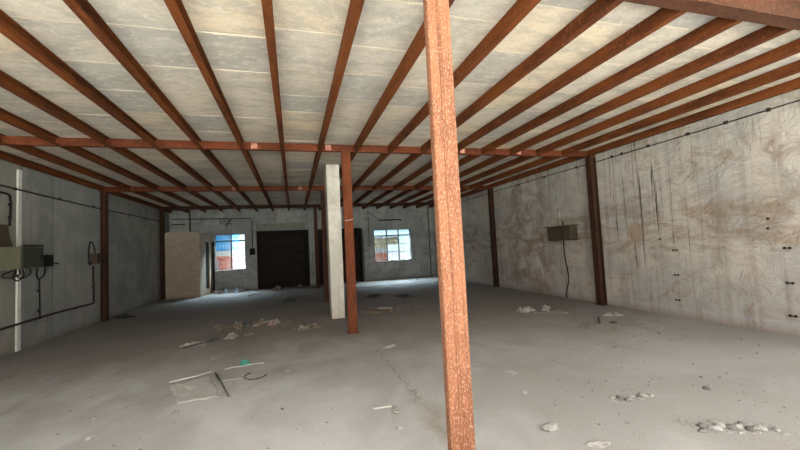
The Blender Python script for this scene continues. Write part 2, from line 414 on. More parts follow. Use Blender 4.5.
# concrete pillar
root = MB(); z1 = HS-.01
bmP = bmesh.new(); bmesh.ops.create_cube(bmP, size=1)
for v in bmP.verts: v.co = Vector((.905+v.co.x*.285, 8.68+v.co.y*.5, z1/2+v.co.z*z1))
bmesh.ops.subdivide_edges(bmP, edges=bmP.edges[:], cuts=14, use_grid_fill=True)
for v in bmP.verts:
    q = v.co*3; n_ = mn.noise_vector(q)*.006+mn.noise_vector(v.co*11)*.004
    if abs(v.co.z) < .01 or v.co.z > z1-.01: n_.z = 0
    v.co += n_
root.add(bmP); root = root.build('concrete_pillar', PILLAR)
tag(root, 'rough pale concrete pillar rising beside the reddish middle column', 'pillar')

# ------------------------------------------------------------------ plastered cabin
root = empty('plastered_cabin', (-4.0, 16.4, 0)); tag(root, 'beige plastered cabin in the far left corner with a narrow dark doorway', 'cabin')
kz = 2.38
# splayed right wall: from (-3.41,15.76) to (-3.25,17.02)
def rx(y): return -3.415+(y-15.76)*.165/1.26
m = MB()
bw = bmesh.new()
ARC = [(-4.57, 2.45), (-4.35, 2.48), (-4.05, 2.49), (-3.75, 2.475), (-3.55, 2.44), (-3.415, 2.39)]
m.prism([(-4.57, 0)]+ARC+[(-3.415, 0)], 'y', 15.76, 15.88)
m.prism([(-4.56, 15.92), (-4.46, 15.92), (-4.46, 17.02), (-4.56, 17.02)], 'z', 0, kz)
def seg(ya, yb, z0, z1): m.prism([(rx(ya), ya), (rx(yb), yb), (rx(yb)-.1, yb), (rx(ya)-.1, ya)], 'z', z0, z1)
seg(15.84, 16.36, 0, kz); seg(16.78, 17.02, 0, kz); seg(16.36, 16.78, 2.08, kz); seg(16.36, 16.78, 0, .24)
m.build('cabin_wall', KIOSK, root)
MB().prism(ARC+[(-3.415, 2.33), (-4.57, 2.33)], 'y', 15.882, 17.02).build('roof_slab', KIOSK, root)
MB().prism([(rx(16.34)-.03, 16.36), (rx(16.80)-.03, 16.78), (rx(16.80)-.07, 16.78), (rx(16.34)-.07, 16.36)], 'z', .24, 2.08).build('doorway_dark_panel', DARKM, root)  # dark panel added to stand for the unlit inside of the doorway
MB().box(-3.225, -3.14, YF-.05, YF-.002, 0, 2.08, .003).build('dark_gap_post', DARKM)  # plain dark upright set where a dark gap shows beside the cabin
o = bpy.data.objects['dark_gap_post']; tag(o, 'dark upright post filling the gap between the plastered cabin and the window', 'post')

# ------------------------------------------------------------------ windows
def window(name, W, cols, rows, fr, panes):
    a, b, z0, z1 = W; y = YF+.10
    root = empty(name, ((a+b)/2, y, z0)); struct(root)
    m = MB(); t = .03
    m.box(a, b, y-.02, y+.02, z0, z0+t); m.box(a, b, y-.02, y+.02, z1-t, z1); m.box(a, a+t, y-.02, y+.02, z0, z1); m.box(b-t, b, y-.02, y+.02, z0, z1)
    for c in cols: m.box(c-.028, c+.028, y-.02, y+.02, z0, z1)
    m.box(a, b, y-.025, y+.025, rows-.028, rows+.028)
    m.build('window_frame', FRAME, root)
    m = MB()
    for (xa, xb, z) in fr: m.box(xa, xb, y-.012, y+.012, z-.009, z+.009)
    m.build('glazing_bar', FRAME, root)
    for (xa, xb, za, zb, mat) in panes:
        MB().box(xa, xb, y-.003, y+.003, za, zb).build('window_pane', mat, root)
    # worn sill
    s_ = MB(); s_.box(a-.02, b+.02, YF-.02, YF+.08, z0-.05, z0+.005, .006); s_.build('window_sill', PAPER if name == 'window_1' else W_F, root)
    return root
a, b, z0, z1 = WIN1; mx = -2.50; tz = 2.10
r1 = window('window_1', WIN1, [mx], tz, [(mx, b, z) for z in (1.26, 1.52, 1.80)]+[(a, mx, z) for z in (1.35, 1.72)],
       [(a, mx, z0, z1, CLEAR), (mx, b, z0, z1, FROST)])
m = MB()   # burglar bars outside the open half
for x in (-2.97, -2.83, -2.70, -2.60): m.tube([(x, YF+.2, z0), (x, YF+.2, z1)], .008, 6)
for z in (1.05, 1.2, 1.5, 1.9): m.tube([(a, YF+.2, z), (mx, YF+.2, z)], .007, 6)
m.build('security_grille', FRAME, r1)
a, b, z0, z1 = WIN2; c1, c2 = 4.22, 4.79; tz = 2.06
r2 = window('window_2', WIN2, [c1, c2], tz, [(c2, b, z) for z in (1.28, 1.66)]+[(c1, c2, z) for z in (1.3, 1.66)]+[(a, c1, z) for z in (1.12, 1.66)],
       [(a, b, tz, z1, FROST), (a, c1, z0, tz, CLEAR), (c1, c2, 1.66, tz, CLEAR), (c1, c2, z0, 1.66, FROST), (c2, b, z0, tz, FROST)])
m = MB()
for x in (3.75, 3.91, 4.06, 4.38, 4.52, 4.66): m.tube([(x, YF+.2, z0), (x, YF+.2, tz)], .008, 6)
for z in (1.0, 1.4, 1.8): m.tube([(a, YF+.2, z), (c2, YF+.2, z)], .007, 6)
m.build('security_grille', FRAME, r2)
# crumbled plaster lip under window 2
m = MB()
for i in range(9):
    bb = bmesh.new(); bmesh.ops.create_icosphere(bb, subdivisions=2, radius=.05)
    for v in bb.verts: v.co += mn.noise_vector(v.co*30+Vector((i, 0, 0)))*.02
    m.add(bb, Matrix.Translation((4.3+i*.125, YF+.05, .87+.02*math.sin(i*1.7)))@Matrix.Diagonal((1.5, .8, .45+.15*(i % 3), 1)))
m.build('broken_plaster_lip', W_F, r2)

# ------------------------------------------------------------------ roller shutters
def shutter(name, S, inset):
    a, b, z0, z1 = S
    root = empty(name, ((a+b)/2, YF+.1, 0)); struct(root)
    ia, ib = a+inset, b-inset; prof = []
    y = YF+.14; n_ = 30; zz = z1-.22
    bb = bmesh.new(); prev = None
    for i in range(n_*6+1):
        z = .0+(zz+.03)*i/(n_*6); yy = y-.014*abs(math.sin(math.pi*i/6))
        cur = (bb.verts.new((ia, yy, z)), bb.verts.new((ib, yy, z)))
        if prev: bb.faces.new((prev[0], prev[1], cur[1], cur[0]))
        prev = cur
    r_ = bmesh.ops.extrude_face_region(bb, geom=bb.faces[:]); bmesh.ops.translate(bb, vec=(0, .015, 0), verts=[g for g in r_['geom'] if isinstance(g, bmesh.types.BMVert)])
    bmesh.ops.recalc_face_normals(bb, faces=bb.faces[:])
    MB().add(bb).build('shutter_curtain', SHUT, root)
    MB().box(ia, ib, y-.05, y+.02, .0, .08, .004).build('bottom_rail', DARKM, root)
    for xa, xb in ((a, ia+.04), (ib-.04, b)):
        MB().box(xa, xb, YF+.03, YF+.18, 0, z1, .004).build('guide_rail', DARKM, root)
    MB().box(a, b, YF+.0, YF+.2, z1-.22, z1, .01).build('shutter_box', DARKM, root)
    return root
shutter('door_1', SH1, .17); shutter('door_2', SH2, .10)
MB().box(-1.50, .50, YF-.07, YF, 2.50, 2.78, .012).build('shutter_lintel', LINT)
tag(bpy.data.objects['shutter_lintel'], 'stained plaster lintel projecting above the left roller shutter', 'lintel')
# folded scissor gate at the right jamb of the second shutter
root = empty('folding_gate', (3.0, YF-.04, 0)); tag(root, 'folded dark scissor gate at the shutter side next to the far right window', 'gate')
for k in range(4):
    x = 2.90+k*.055
    MB().box(x, x+.018, YF-.05, YF-.03, .01, 2.42, .002).build('gate_bar', DARKM, root)
m = MB()
for k in range(12):
    z = .1+k*.19
    m.tube([(2.89, YF-.062, z), (3.10, YF-.062, z+.17)], .009, 5); m.tube([(2.89, YF-.07, z+.17), (3.10, YF-.07, z)], .009, 5)
m.build('gate_lattice', DARKM, root)

# ------------------------------------------------------------------ electrics, left wall
def single(mb, name, mat, lab, cat, smooth=False, group=None):
    return tag(mb.build(name, mat, smooth=smooth), lab, cat, group)
def pipe_run(name, pts, r, clips, mat, lab, axis_wall, cat='pipe'):
    root = empty(name, pts[0]); tag(root, lab, cat)
    MB().tube(pts, r, 8).build('pipe_length', mat, root, True)
    for c in clips:
        MB().box(c[0]-.018 if axis_wall else c[0]-.024, c[0]+.018 if axis_wall else c[0]+.024, c[1]-.024, c[1]+.024, c[2]-.024, c[2]+.024, .006).build('pipe_clip', mat, root)
    return root
WX = XL
root = empty('distribution_box', (WX+.2, 7.9, 1.44)); tag(root, 'long olive metal electrical box on the left wall, cut by the frame', 'electrical box')
MB().box(WX+.001, WX+.37, 7.80, 8.40, 1.445, 1.83, .006).build('box_body', BOXG, root)
MB().box(WX+.37, WX+.385, 7.83, 8.38, 1.465, 1.81, .004).build('box_door', BOXD, root)['label'] = 'dark olive door'
MB().box(WX+.385, WX+.40, 8.30, 8.33, 1.60, 1.68, .003).build('door_latch', BLACK, root)
MB().tube(arc([(WX+.39, 7.84, 1.84), (WX+.39, 8.3, 1.845), (WX+.30, 8.50, 1.86), (WX+.22, 8.66, 1.84), (WX+.12, 8.78, 1.71)]), .014, 8).build('feed_cable', BLACK, root, True)
for k, (ya, yb, dz) in enumerate(((7.75, 8.05, .20), (7.83, 8.22, .16), (7.5, 7.95, .14))):
    MB().tube(arc([(WX+.30, max(ya, 7.82), 1.45), (WX+.30, ya, 1.45-dz*.7), (WX+.28, (ya+yb)/2, 1.45-dz), (WX+.28, yb, 1.45-dz*.6), (WX+.25, yb+.03, 1.45)]), .011, 6).build('hanging_cable', BLACK, root, True)
single(MB().prism([(7.55, 1.835), (8.0, 1.835), (7.92, 1.98), (7.87, 2.2), (7.55, 2.2)], 'x', WX+.001, WX+.16), 'junction_cover', BOXT, 'brown tapered metal cover on the wall above the olive electrical box', 'cover')
root = empty('isolator_switch', (WX+.12, 8.9, 1.45)); tag(root, 'small black switch box just right of the olive electrical box', 'switch')
MB().box(WX+.001, WX+.20, 8.76, 9.05, 1.46, 1.69, .008).build('switch_body', BLACK, root)
MB().tube([(WX+.20, 8.98, 1.52), (WX+.27, 9.0, 1.52), (WX+.27, 9.08, 1.50)], .013, 6).build('switch_handle', BLACK, root)
MB().tube(arc([(WX+.08, 8.79, 1.47), (WX+.06, 8.80, 1.30), (WX+.05, 8.90, 1.24), (WX+.06, 9.02, 1.30), (WX+.08, 9.02, 1.47)]), .013, 6).build('loop_cable', BLACK, root, True)
pipe_run('drop_conduit', [(WX+.03, 8.93, 1.25), (WX+.03, 8.95, .8), (WX+.03, 8.96, .46)], .012, [(WX+.02, 8.94, 1.0), (WX+.02, 8.95, .62)], BLACK, 'black cable dropping from the small black switch to the low conduit', True, 'conduit')
root = pipe_run('wall_conduit', arc([(WX+.035, 2.3, .42), (WX+.035, 7.2, .45), (WX+.035, 8.2, .47), (WX+.035, 9.4, .50), (WX+.035, 10.2, .50), (WX+.035, 10.85, .50), (WX+.035, 10.97, .53), (WX+.035, 10.98, .62), (WX+.035, 10.97, .95), (WX+.035, 10.95, 1.42)]), .020,
     [(WX+.03, 8.95, .49), (WX+.03, 10.2, .50), (WX+.03, 10.97, .9)], PIPE, 'dark conduit running low along the left wall and turning up', True, 'conduit')
root = empty('junction_box', (WX+.08, 10.98, 1.45)); tag(root, 'small brown switch box beside the rusty left wall column', 'electrical box')
MB().box(WX+.001, WX+.15, 10.87, 11.13, 1.46, 1.72, .006).build('box_body', BOXT, root)
MB().tube(arc([(WX+.05, 10.88, 1.50), (WX+.04, 10.76, 1.46), (WX+.04, 10.74, 1.80), (WX+.04, 10.82, 2.00), (WX+.04, 10.96, 1.93), (WX+.05, 11.02, 1.72)]), .014, 6).build('loop_cable', BLACK, root, True)
MB().tube([(WX+.15, 11.08, 1.52), (WX+.22, 11.12, 1.47)], .02, 6).build('switch_handle', BLACK, root)
pipe_run('ceiling_conduit', [(WX+.03, 2.3, 2.93), (WX+.03, 6.5, 2.90), (WX+.03, 9, 2.87), (WX+.03, 11.3, 2.86), (WX+.03, 13.3, 2.88), (WX+.03, 15.7, 2.9)], .016,
     [(WX+.03, y, 2.875) for y in (8.25, 9.6, 11.0, 12.6, 14.4)], PIPE, 'dark conduit running high along the left wall under the ceiling', True, 'conduit')
pipe_run('riser_conduit', arc([(WX+.04, 7.2, 2.72), (WX+.04, 8.0, 2.76), (WX+.04, 8.12, 2.66), (WX+.04, 8.13, 2.5), (WX+.04, 8.11, 2.2)]), .018,
     [(WX+.03, 8.13, z) for z in (2.35, 2.58)], BLACK, 'black conduit bending down to the brown cover, left of the white strip', True, 'conduit')

# right wall
root = empty('wall_box', (XR-.15, 7.95, 1.43)); tag(root, 'brown tin box hung high on the right wall with a trailing cable', 'electrical box')
MB().box(XR-.24, XR-.001, 7.55, 8.36, 1.46, 1.80, .008).build('box_body', BOXT, root)
MB().box(XR-.27, XR-.001, 7.47, 8.42, 1.80, 1.82, .003).build('box_lid', BOXT, root)
MB().box(XR-.25, XR-.24, 7.78, 7.80, 1.48, 1.78).build('door_seam', PIPE, root)
MB().box(XR-.26, XR-.02, 7.47, 7.55, 1.46, 1.475, .002).build('bottom_bracket', PIPE, root)
MB().tube([(XR-.08, 7.95, 1.82), (XR-.08, 7.95, 1.95)], .014, 6).build('cable_gland', BLACK, root)
MB().tube(arc([(XR-.06, 8.00, 1.46), (XR-.04, 8.02, 1.1), (XR-.04, 7.96, .75), (XR-.04, 7.93, .5), (XR-.05, 8.0, .25), (XR-.05, 8.06, .02)]), .014, 6).build('trailing_cable', BLACK, root, True)
pipe_run('ceiling_conduit', [(XR-.03, 2.4, 3.20), (XR-.03, 4.5, 3.18), (XR-.03, 6.7, 3.18), (XR-.03, 8.5, 3.20), (XR-.03, 11.2, 3.20), (XR-.03, 15.6, 3.2)], .010,
     [(XR-.03, y, 3.19) for y in (3.6, 4.15, 4.75, 5.5, 6.1, 6.35, 7.4, 8.6, 9.8, 12.5)], PIPE, 'thin dark conduit running along the top of the right wall', True, 'conduit')
n_ = 0
for (y, z, w_) in ((5.18, 1.19, .05), (5.19, .745, .05), (5.21, .295, .05), (3.575, 1.213, .05), (3.585, .726, .05), (3.59, .272, .05), (3.77, 1.50, .02), (3.76, 1.64, .012), (5.45, 1.40, .02)):
    m = MB()
    for s_ in ((-1, 1) if w_ > .03 else (0,)):
        bb = bmesh.new(); bmesh.ops.create_cone(bb, cap_ends=True, segments=10, radius1=.020, radius2=.014, depth=.02)
        m.add(bb, Matrix.Translation((XR-.008, y+s_*w_*.6, z))@Matrix.Rotation(-math.pi/2, 4, 'Y'))
    if w_ > .03: m.box(XR-.008, XR-.001, y-w_*.8, y+w_*.8, z-.007, z+.007)
    LB = ['upper tie of the inner row by the right wall water stains', 'middle tie of the inner row by the right wall water stains', 'lowest tie of the inner row by the right wall water stains',
          'upper tie of the right wall row nearest the viewer', 'middle tie of the right wall row nearest the viewer', 'lowest tie of the right wall row nearest the viewer',
          'round stud above the nearest tie row', 'small topmost round stud above the nearest tie row', 'round stud below the wavy stain beside the water runs']
    tag(m.build('wall_tie', PIPE), 'dark formwork '+LB[n_] if n_ < 6 else 'dark '+LB[n_]+', on the right wall', 'wall tie', 'formwork ties in the right wall'); n_ += 1
# patched plug
single(MB().prism([(5.97+.15*math.cos(a*math.pi/6)*(1+.12*math.sin(a*3)), 1.57+.19*math.sin(a*math.pi/6)*(1+.1*math.cos(a*2))) for a in range(12)], 'x', XR-.006, XR+.01), 'rust_patch', plain('brown_plaster_patch', (.25, .18, .13), .9, var=.5, sc_=9), 'brown oval plaster patch among the black water runs', 'patch')

# far wall services
pipe_run('wall_conduit', [(-4.65, YF-.03, 3.07), (-1.70, YF-.03, 3.02), (-1.66, YF-.03, 2.98), (-1.66, YF-.03, 1.75)], .017, [(-3.6, YF-.03, 3.05), (-2.6, YF-.03, 3.035), (-1.66, YF-.03, 2.4)], PIPE, 'dark conduit along the far wall above the left window, dropping beside the shutter', False, 'conduit')
single(MB().box(-1.77, -1.56, YF-.12, YF+.002, 1.47, 1.75, .008), 'meter_box', DARKM, 'small dark meter box between the left window and the roller shutter', 'electrical box')
pipe_run('vertical_pipe', [(-4.02, YF-.03, 2.47), (-4.02, YF-.03, 3.43)], .025, [(-4.02, YF-.03, 2.9)], PIPE, 'dark vertical pipe on the far wall rising behind the plastered cabin', False)
single(MB().tube(arc([(-2.9, YF-.03, 3.03), (-2.85, YF-.04, 2.80), (-2.72, YF-.05, 2.98), (-2.66, YF-.04, 2.74), (-2.5, YF-.05, 2.95), (-2.45, YF-.03, 3.05), (-2.6, YF-.03, 2.85), (-2.4, YF-.03, 2.8)]), .014, 6), 'loose_cable', BLACK, 'tangled black cable hanging from the conduit above the left window', 'cable', True)
single(MB().box(-4.66, -4.2, YF-.06, YF-.02, 2.83, 2.87, .004), 'bracket_bar', DARKM, 'short dark bracket bar in the far left corner above the cabin', 'bracket')
single(MB().box(3.85, 4.95, YF-.07, YF-.02, 2.76, 2.81, .006), 'curtain_rail', DARKM, 'dark rail fixed to the far wall above the right window', 'rail')
single(MB().tube(arc([(3.35, YF-.03, 3.25), (3.5, YF-.03, 3.08), (3.85, YF-.04, 2.82)])+[Vector((3.86, YF-.04, 2.8))], .012, 6), 'rail_cable', BLACK, 'thin black cable sloping down to the rail above the right window', 'cable', True)
single(MB().tube([(3.36, YF-.03, 3.2), (3.36, YF-.03, 1.6)], .014, 6), 'switch_conduit', PIPE, 'thin dark conduit between the folded gate and the right window', 'conduit')
single(MB().tube([(6.30, YF-.05, 0.02), (6.30, YF-.05, 3.43)], .03, 8), 'corner_pipe', PIPEB, 'vertical brown pipe beside the far right corner', 'pipe')
single(MB().tube(arc([(XR-.04, 14.9, 3.3), (XR-.05, 15.3, 2.75), (XR-.04, 16.3, 2.2)]), .014, 6), 'sagging_cable', BLACK, 'sagging black cable on the right wall near the far corner', 'cable', True)

# ------------------------------------------------------------------ things lying about
def chunk(x, y, sx, sy, sz, seed, rot=0, rough=.25, sub=3, zoff=0):
    b = bmesh.new(); bmesh.ops.create_icosphere(b, subdivisions=sub, radius=1)
    o_ = Vector((seed*3.1, seed*1.7, 0))
    for v in b.verts:
        d = 1+rough*1.6*mn.noise(v.co*1.3+o_)+rough*.8*mn.noise(v.co*3.5+o_)
        v.co = v.co*d
        v.co.z = max(v.co.z, -.35)
    zmin = min(v.co.z for v in b.verts)
    for v in b.verts: v.co.z -= zmin
    bmesh.ops.transform(b, matrix=Matrix.Translation((x, y, zoff-.001))@Matrix.Rotation(rot, 4, 'Z')@Matrix.Diagonal((sx/2, sy/2, sz/1.9, 1)), verts=b.verts[:])
    return MB().add(b)
def crumple(x, y, sx, sy, h_, seed, rot=0, n=18):
    b = bmesh.new(); bmesh.ops.create_grid(b, x_segments=n, y_segments=n, size=.5)
    o_ = Vector((seed*2.3, seed*5.1, 0))
    for v in b.verts:
        u = v.co.copy()
        e = 1-max(abs(u.x), abs(u.y))*2
        v.co.z = abs(mn.noise(u*5+o_))*1.6*(.25+e)+.06+.4*abs(mn.noise(u*11+o_))*(.2+e)
        v.co.x += .22*mn.noise(u*2.5+o_); v.co.y += .22*mn.noise(u*2.5-o_)
        if e < .02: v.co.z = .01
    r_ = bmesh.ops.extrude_face_region(b, geom=b.faces[:]); bmesh.ops.translate(b, vec=(0, 0, .03), verts=[g for g in r_['geom'] if isinstance(g, bmesh.types.BMVert)])
    bmesh.ops.recalc_face_normals(b, faces=b.faces[:])
    bmesh.ops.transform(b, matrix=Matrix.Translation((x, y, .0))@Matrix.Rotation(rot, 4, 'Z')@Matrix.Diagonal((sx, sy, h_, 1)), verts=b.verts[:])
    return MB().add(b)

# foreground chunks
single(chunk(1.92, 2.66, .155, .115, .045, 1, .3), 'cement_chunk', STONE, 'flat pale cement chunk lying right of the nearest column', 'stone')
single(chunk(2.08, 2.33, .17, .09, .025, 2, -.3, .4), 'cement_chunk', STONE, 'thin flaky cement chunk at the bottom edge, right of the flat pale one', 'stone')
P = [(2.80, 2.92), (2.86, 2.90), (2.92, 2.86), (2.98, 2.87), (3.04, 2.85), (3.10, 2.86), (3.16, 2.83), (2.88, 2.83), (3.0, 2.80)]
GG = 'cement crumbs strewn in the right foreground'
PLC = ['at its left tip', 'second from its left tip', 'third from its left tip', 'in its middle', 'just right of its middle', 'third from its right end', 'at its right end', 'at its lower left', 'at its lower middle']
for i, (x, y) in enumerate(P):
    single(chunk(x, y, .055+.02*(i % 3), .045, .022+.008*(i % 2), 10+i, i, .35, 2), 'rubble_crumb', (STONE, STONE_D)[i % 3 == 1], ('dark' if i % 3 == 1 else 'pale')+' crumb of the upper right foreground rubble trail, '+PLC[i], 'rubble', GG)
P = [(2.92, 2.20, .07, 1), (2.99, 2.25, .075, 1), (3.04, 2.19, .10, 0), (3.11, 2.21, .09, 0), (3.16, 2.16, .085, 1), (3.22, 2.15, .07, 0), (3.25, 2.09, .07, 1), (3.32, 2.07, .10, 0), (3.40, 2.02, .07, 0), (3.13, 2.28, .05, 0), (3.30, 2.18, .05, 1)]
PLC = ['at its left tip', 'second from the left tip', 'third from the left tip', 'left of its middle', 'at its middle', 'right of its middle', 'fourth from the right tip', 'third from the right tip', 'at its right tip', 'above its middle', 'above its right half']
for i, (x, y, s_, dk) in enumerate(P):
    single(chunk(x, y, s_, s_*.8, s_*.4, 30+i, i*1.3, .4, 2), 'rubble_lump', (STONE, STONE_D)[dk], ('dark' if dk else 'pale')+' lump of the cement trail in the lower right corner, '+PLC[i], 'rubble', 'broken cement trail in the lower right corner')
# thin wire rectangle
single(MB().tube([(-1.47, 5.16, .03), (-1.25, 5.26, .03), (-1.06, 5.385, .03)], .008, 6), 'pale_stick', WIRE_W, 'thin pale straight stick lying on the left foreground floor', 'stick', True)
single(MB().tube([(-1.01, 5.37, .010), (-.86, 4.92, .010), (-.71, 4.44, .010)], .010, 6), 'dark_stick', plain('dark_bamboo', (.09, .08, .065), .7), 'thin dark stick meeting the pale stick on the floor', 'stick', True)
bs_ = bmesh.new(); bmesh.ops.create_grid(bs_, x_segments=24, y_segments=24, size=.5)
Q = [Vector((-1.20, 4.45)), Vector((-.80, 4.50)), Vector((-1.06, 5.30)), Vector((-1.44, 5.08))]
for v in bs_.verts:
    a_, c_ = v.co.x+.5, v.co.y+.5
    p_ = Q[0]*(1-a_)*(1-c_)+Q[1]*a_*(1-c_)+Q[2]*a_*c_+Q[3]*(1-a_)*c_
    v.co = Vector((p_.x+.05*mn.noise(Vector((a_*4, c_*4, 0))), p_.y+.05*mn.noise(Vector((a_*4, c_*4, 5))), .001+.02*abs(mn.noise(Vector((a_*3, c_*9, 2))))))
r_ = bmesh.ops.extrude_face_region(bs_, geom=bs_.faces[:]); bmesh.ops.translate(bs_, vec=(0, 0, .003), verts=[q for q in r_['geom'] if isinstance(q, bmesh.types.BMVert)])
bmesh.ops.recalc_face_normals(bs_, faces=bs_.faces[:])
b = MB().add(bs_)
single(b, 'dusty_sheet', plain('dust_covered_sheet', (.33, .325, .30), .8, var=.12), 'flat dusty plastic sheet on the floor inside the two sticks', 'sheet', True)
ring = [(-.50+.13*math.cos(a*math.pi/9), 5.06+.15*math.sin(a*math.pi/9), .01) for a in range(6, 19)]
single(MB().tube(ring, .005, 6), 'wire_ring', PIPE, 'small dark bent wire ring near the two sticks', 'wire', True)
single(MB().tube(arc([(-.92, 5.50, .006), (-.84, 5.56, .006), (-.72, 5.55, .006), (-.56, 5.60, .006), (-.44, 5.58, .006)]), .0045, 6), 'pale_wire', WIRE_W, 'thin pale wire lying just behind the wire ring', 'wire', True)
single(MB().tube(arc([(-.88, 5.02, .005), (-.7, 5.03, .005), (-.64, 5.0, .005)]), .004, 6), 'pale_wire', WIRE_W, 'short pale wire joining the wire ring to the sticks', 'wire', True)
single(crumple(-.70, 5.67, .13, .13, .07, 8), 'plastic_scrap', GREEN, 'crumpled green plastic scrap on the left foreground floor', 'scrap')
single(MB().tube([(.66, 3.53, .012), (.85, 3.52, .012)], .010, 6), 'pale_splinter', WIRE_W, 'thin pale splinter in the middle foreground', 'stick', True)
single(MB().tube(arc([(.85, 3.515, .012), (.865, 3.45, .012), (.83, 3.43, .012), (.84, 3.38, .014), (.87, 3.37, .012)]), .013, 6), 'bent_strip', PAPER, 'short bent white strip at the end of the pale splinter', 'scrap', True)
singles = [(.80, 3.11, .05, PAPER, 'small pale pebble below the bent white strip'), (.31, 2.70, .05, PAPER, 'whitish pebble at the bottom centre of the floor'),
           (-.155, 3.9, .03, STONE_D, 'tiny dark pebble on the open floor left of centre'), (-1.90, 4.40, .04, PAPER, 'small white pebble far left foreground'),
           (-1.72, 3.93, .06, STONE, 'pale pebble at the lower left edge of the floor'), (-1.15, 4.22, .05, PAPER, 'white pebble below the dusty sheet'),
           (-1.18, 6.15, .04, PAPER, 'small white pebble behind the pale stick'), (4.81, 4.52, .05, PAPER, 'small white pebble near the right wall'),
           (-.12, 5.1, .05, STONE, 'pale pebble right of the wire ring'), (4.15, 4.20, .05, STONE_D, 'dark pebble on the right side floor'),
           (3.75, 2.75, .06, STONE_D, 'dark lump at the right edge of the floor'), (2.15, 3.35, .05, STONE, 'flat pale pebble right of the nearest column, further in')]
for i, (x, y, s_, mt, lb) in enumerate(singles):
    single(chunk(x, y, s_*1.3, s_, s_*.55, 60+i, i), 'pebble', mt, lb, 'pebble')
# litter line further in
L = [(-1.70, 7.30, .42, .16, .06, PAPER, 'long soiled white sheet scrap at the left end of the litter', 'scrap'), (-1.40, 7.48, .16, .12, .12, DRAG, 'dark crumpled rag beside the soiled white sheet scrap', 'rag'),
     (-1.15, 7.6, .26, .2, .09, PAPER, 'grey paper scrap left of the dry straw clumps', 'scrap'), (-.85, 7.68, .2, .14, .04, RAG, 'flat brown scrap in front of the straw clumps', 'scrap'),
     (-1.20, 8.75, .3, .3, .10, RAG, 'brown cloth scrap at the left of the middle litter', 'rag'), (-.98, 8.65, .14, .14, .16, DRAG, 'small dark standing rag in the middle litter', 'rag'),
     (-.40, 8.60, .12, .2, .10, PAPER, 'white crumpled paper near the striped litter', 'scrap'), (-.50, 8.52, .3, .16, .09, plain('pink_white_wrapper', (.28, .17, .18), .7, var=.7, sc_=60), 'pinkish white crumpled wrapper in the litter line', 'wrapper'),
     (-.18, 12.0, .26, .22, .20, DRAG, 'black crumpled bag on the deep floor', 'bag'), (.15, 7.7, .32, .28, .07, RAG, 'brown crumpled scrap left of the middle column', 'rag'),
     (.32, 7.95, .16, .16, .06, RAG, 'small brown scrap close to the concrete pillar', 'rag'), (-.66, 15.9, .42, .35, .25, RAG, 'grey crumpled sack in front of the left roller shutter', 'sack'),
     (1.75, 8.75, .5, .18, .05, STRAW, 'straw bundle on the floor right of the middle column', 'straw'), (2.10, 9.15, .4, .2, .06, PAPER, 'pale scraps right of the middle column', 'scrap'),
     (1.35, 5.62, .20, .08, .03, PAPER, 'thin pale scrap in front of the middle column', 'scrap'), (2.36, 11.7, .65, .4, .07, DRAG, 'flat dark rag on the far floor, left one', 'rag'),
     (3.15, 11.1, .7, .4, .07, DRAG, 'flat dark rag on the far floor, right one', 'rag'), (1.05, 5.05, .12, .05, .02, PAPER, 'tiny pale scrap on the centre floor', 'scrap'),
     (4.72, 7.1, .38, .22, .13, PAPER, 'crumpled white cloth by the right wall, left one', 'cloth'), (5.12, 6.95, .25, .18, .16, PAPER, 'upright white cloth fold by the right wall', 'cloth'),
     (5.20, 6.60, .35, .14, .07, PAPER, 'flat white cloth by the right wall, right one', 'cloth'), (4.62, 6.95, .12, .10, .10, STONE, 'small pale lump beside the white cloth', 'lump'),
     (5.80, 5.85, .34, .12, .05, PAPER, 'pale strip of cloth near the right wall column', 'cloth'), (4.75, 5.35, .4, .14, .04, RAG, 'brown scrap on the right floor between cloth and pebble', 'rag'),
     (5.3, 5.35, .1, .1, .05, DRAG, 'small dark scrap below the right wall column', 'rag'), (2.35, 3.9, .14, .10, .025, STONE, 'pale crumbly patch right of the nearest column', 'patch'),
     (-4.35, 11.7, .5, .3, .08, DRAG, 'dark rag on the floor behind the left wall column', 'rag')]
for i, (x, y, sx, sy, hh, mt, lb, ct) in enumerate(L):
    single(crumple(x, y, sx, sy, hh*.85, 20+i, i*.7), 'floor_'+ct, mt, lb, ct)
# sticks
for (p, q, mt, lb) in (((-1.80, 7.05, .015), (-1.42, 7.30, .02), DRAG, 'dark stick under the soiled white sheet scrap'),
                      ((-1.75, 16.6, .02), (-1.30, 14.9, .02), WIRE_W, 'long pale stick on the floor before the left roller shutter'),
                      ((-1.62, 14.7, .02), (-1.05, 15.4, .02), DRAG, 'dark stick crossing the pale stick by the roller shutter'),
                      ((4.7, 6.75, .012), (5.3, 6.5, .012), RAG, 'thin pale batten in front of the white cloths'),
                      ((5.05, 5.40, .012), (5.35, 5.75, .03), DRAG, 'bent dark twig on the right floor'),
                      ((-.85, 8.50, .012), (-.45, 8.95, .012), WIRE_W, 'thin pale stick among the middle litter')):
    single(MB().tube([p, [(a+b)/2+.01 for a, b in zip(p, q)], q], .013, 6), 'floor_stick', mt, lb, 'stick')
# straw clumps: uncountable
m = MB(); random.seed(3)
for (cx, cy, sx, sy, n_) in ((-.95, 8.65, .45, .22, 90), (-.6, 8.75, .3, .2, 50), (-1.25, 8.2, .2, .15, 20), (-.35, 8.55, .2, .12, 25), (2.2, 8.9, .6, .25, 50), (.2, 7.8, .25, .2, 25), (5.3, 5.0, .5, .5, 20)):
    for i in range(n_):
        x, y = random.gauss(cx, sx), random.gauss(cy, sy); a = random.uniform(0, 3.14); l_ = random.uniform(.03, .11)
        m.tube([(x, y, .006+random.uniform(0, .03)), (x+l_*math.cos(a), y+l_*math.sin(a), .006+random.uniform(0, .03))], random.uniform(.004, .009), 4)
tag(m.build('straw_litter', STRAW), 'scattered dry straw and twig litter strewn over the floor', 'litter', None, 'stuff')
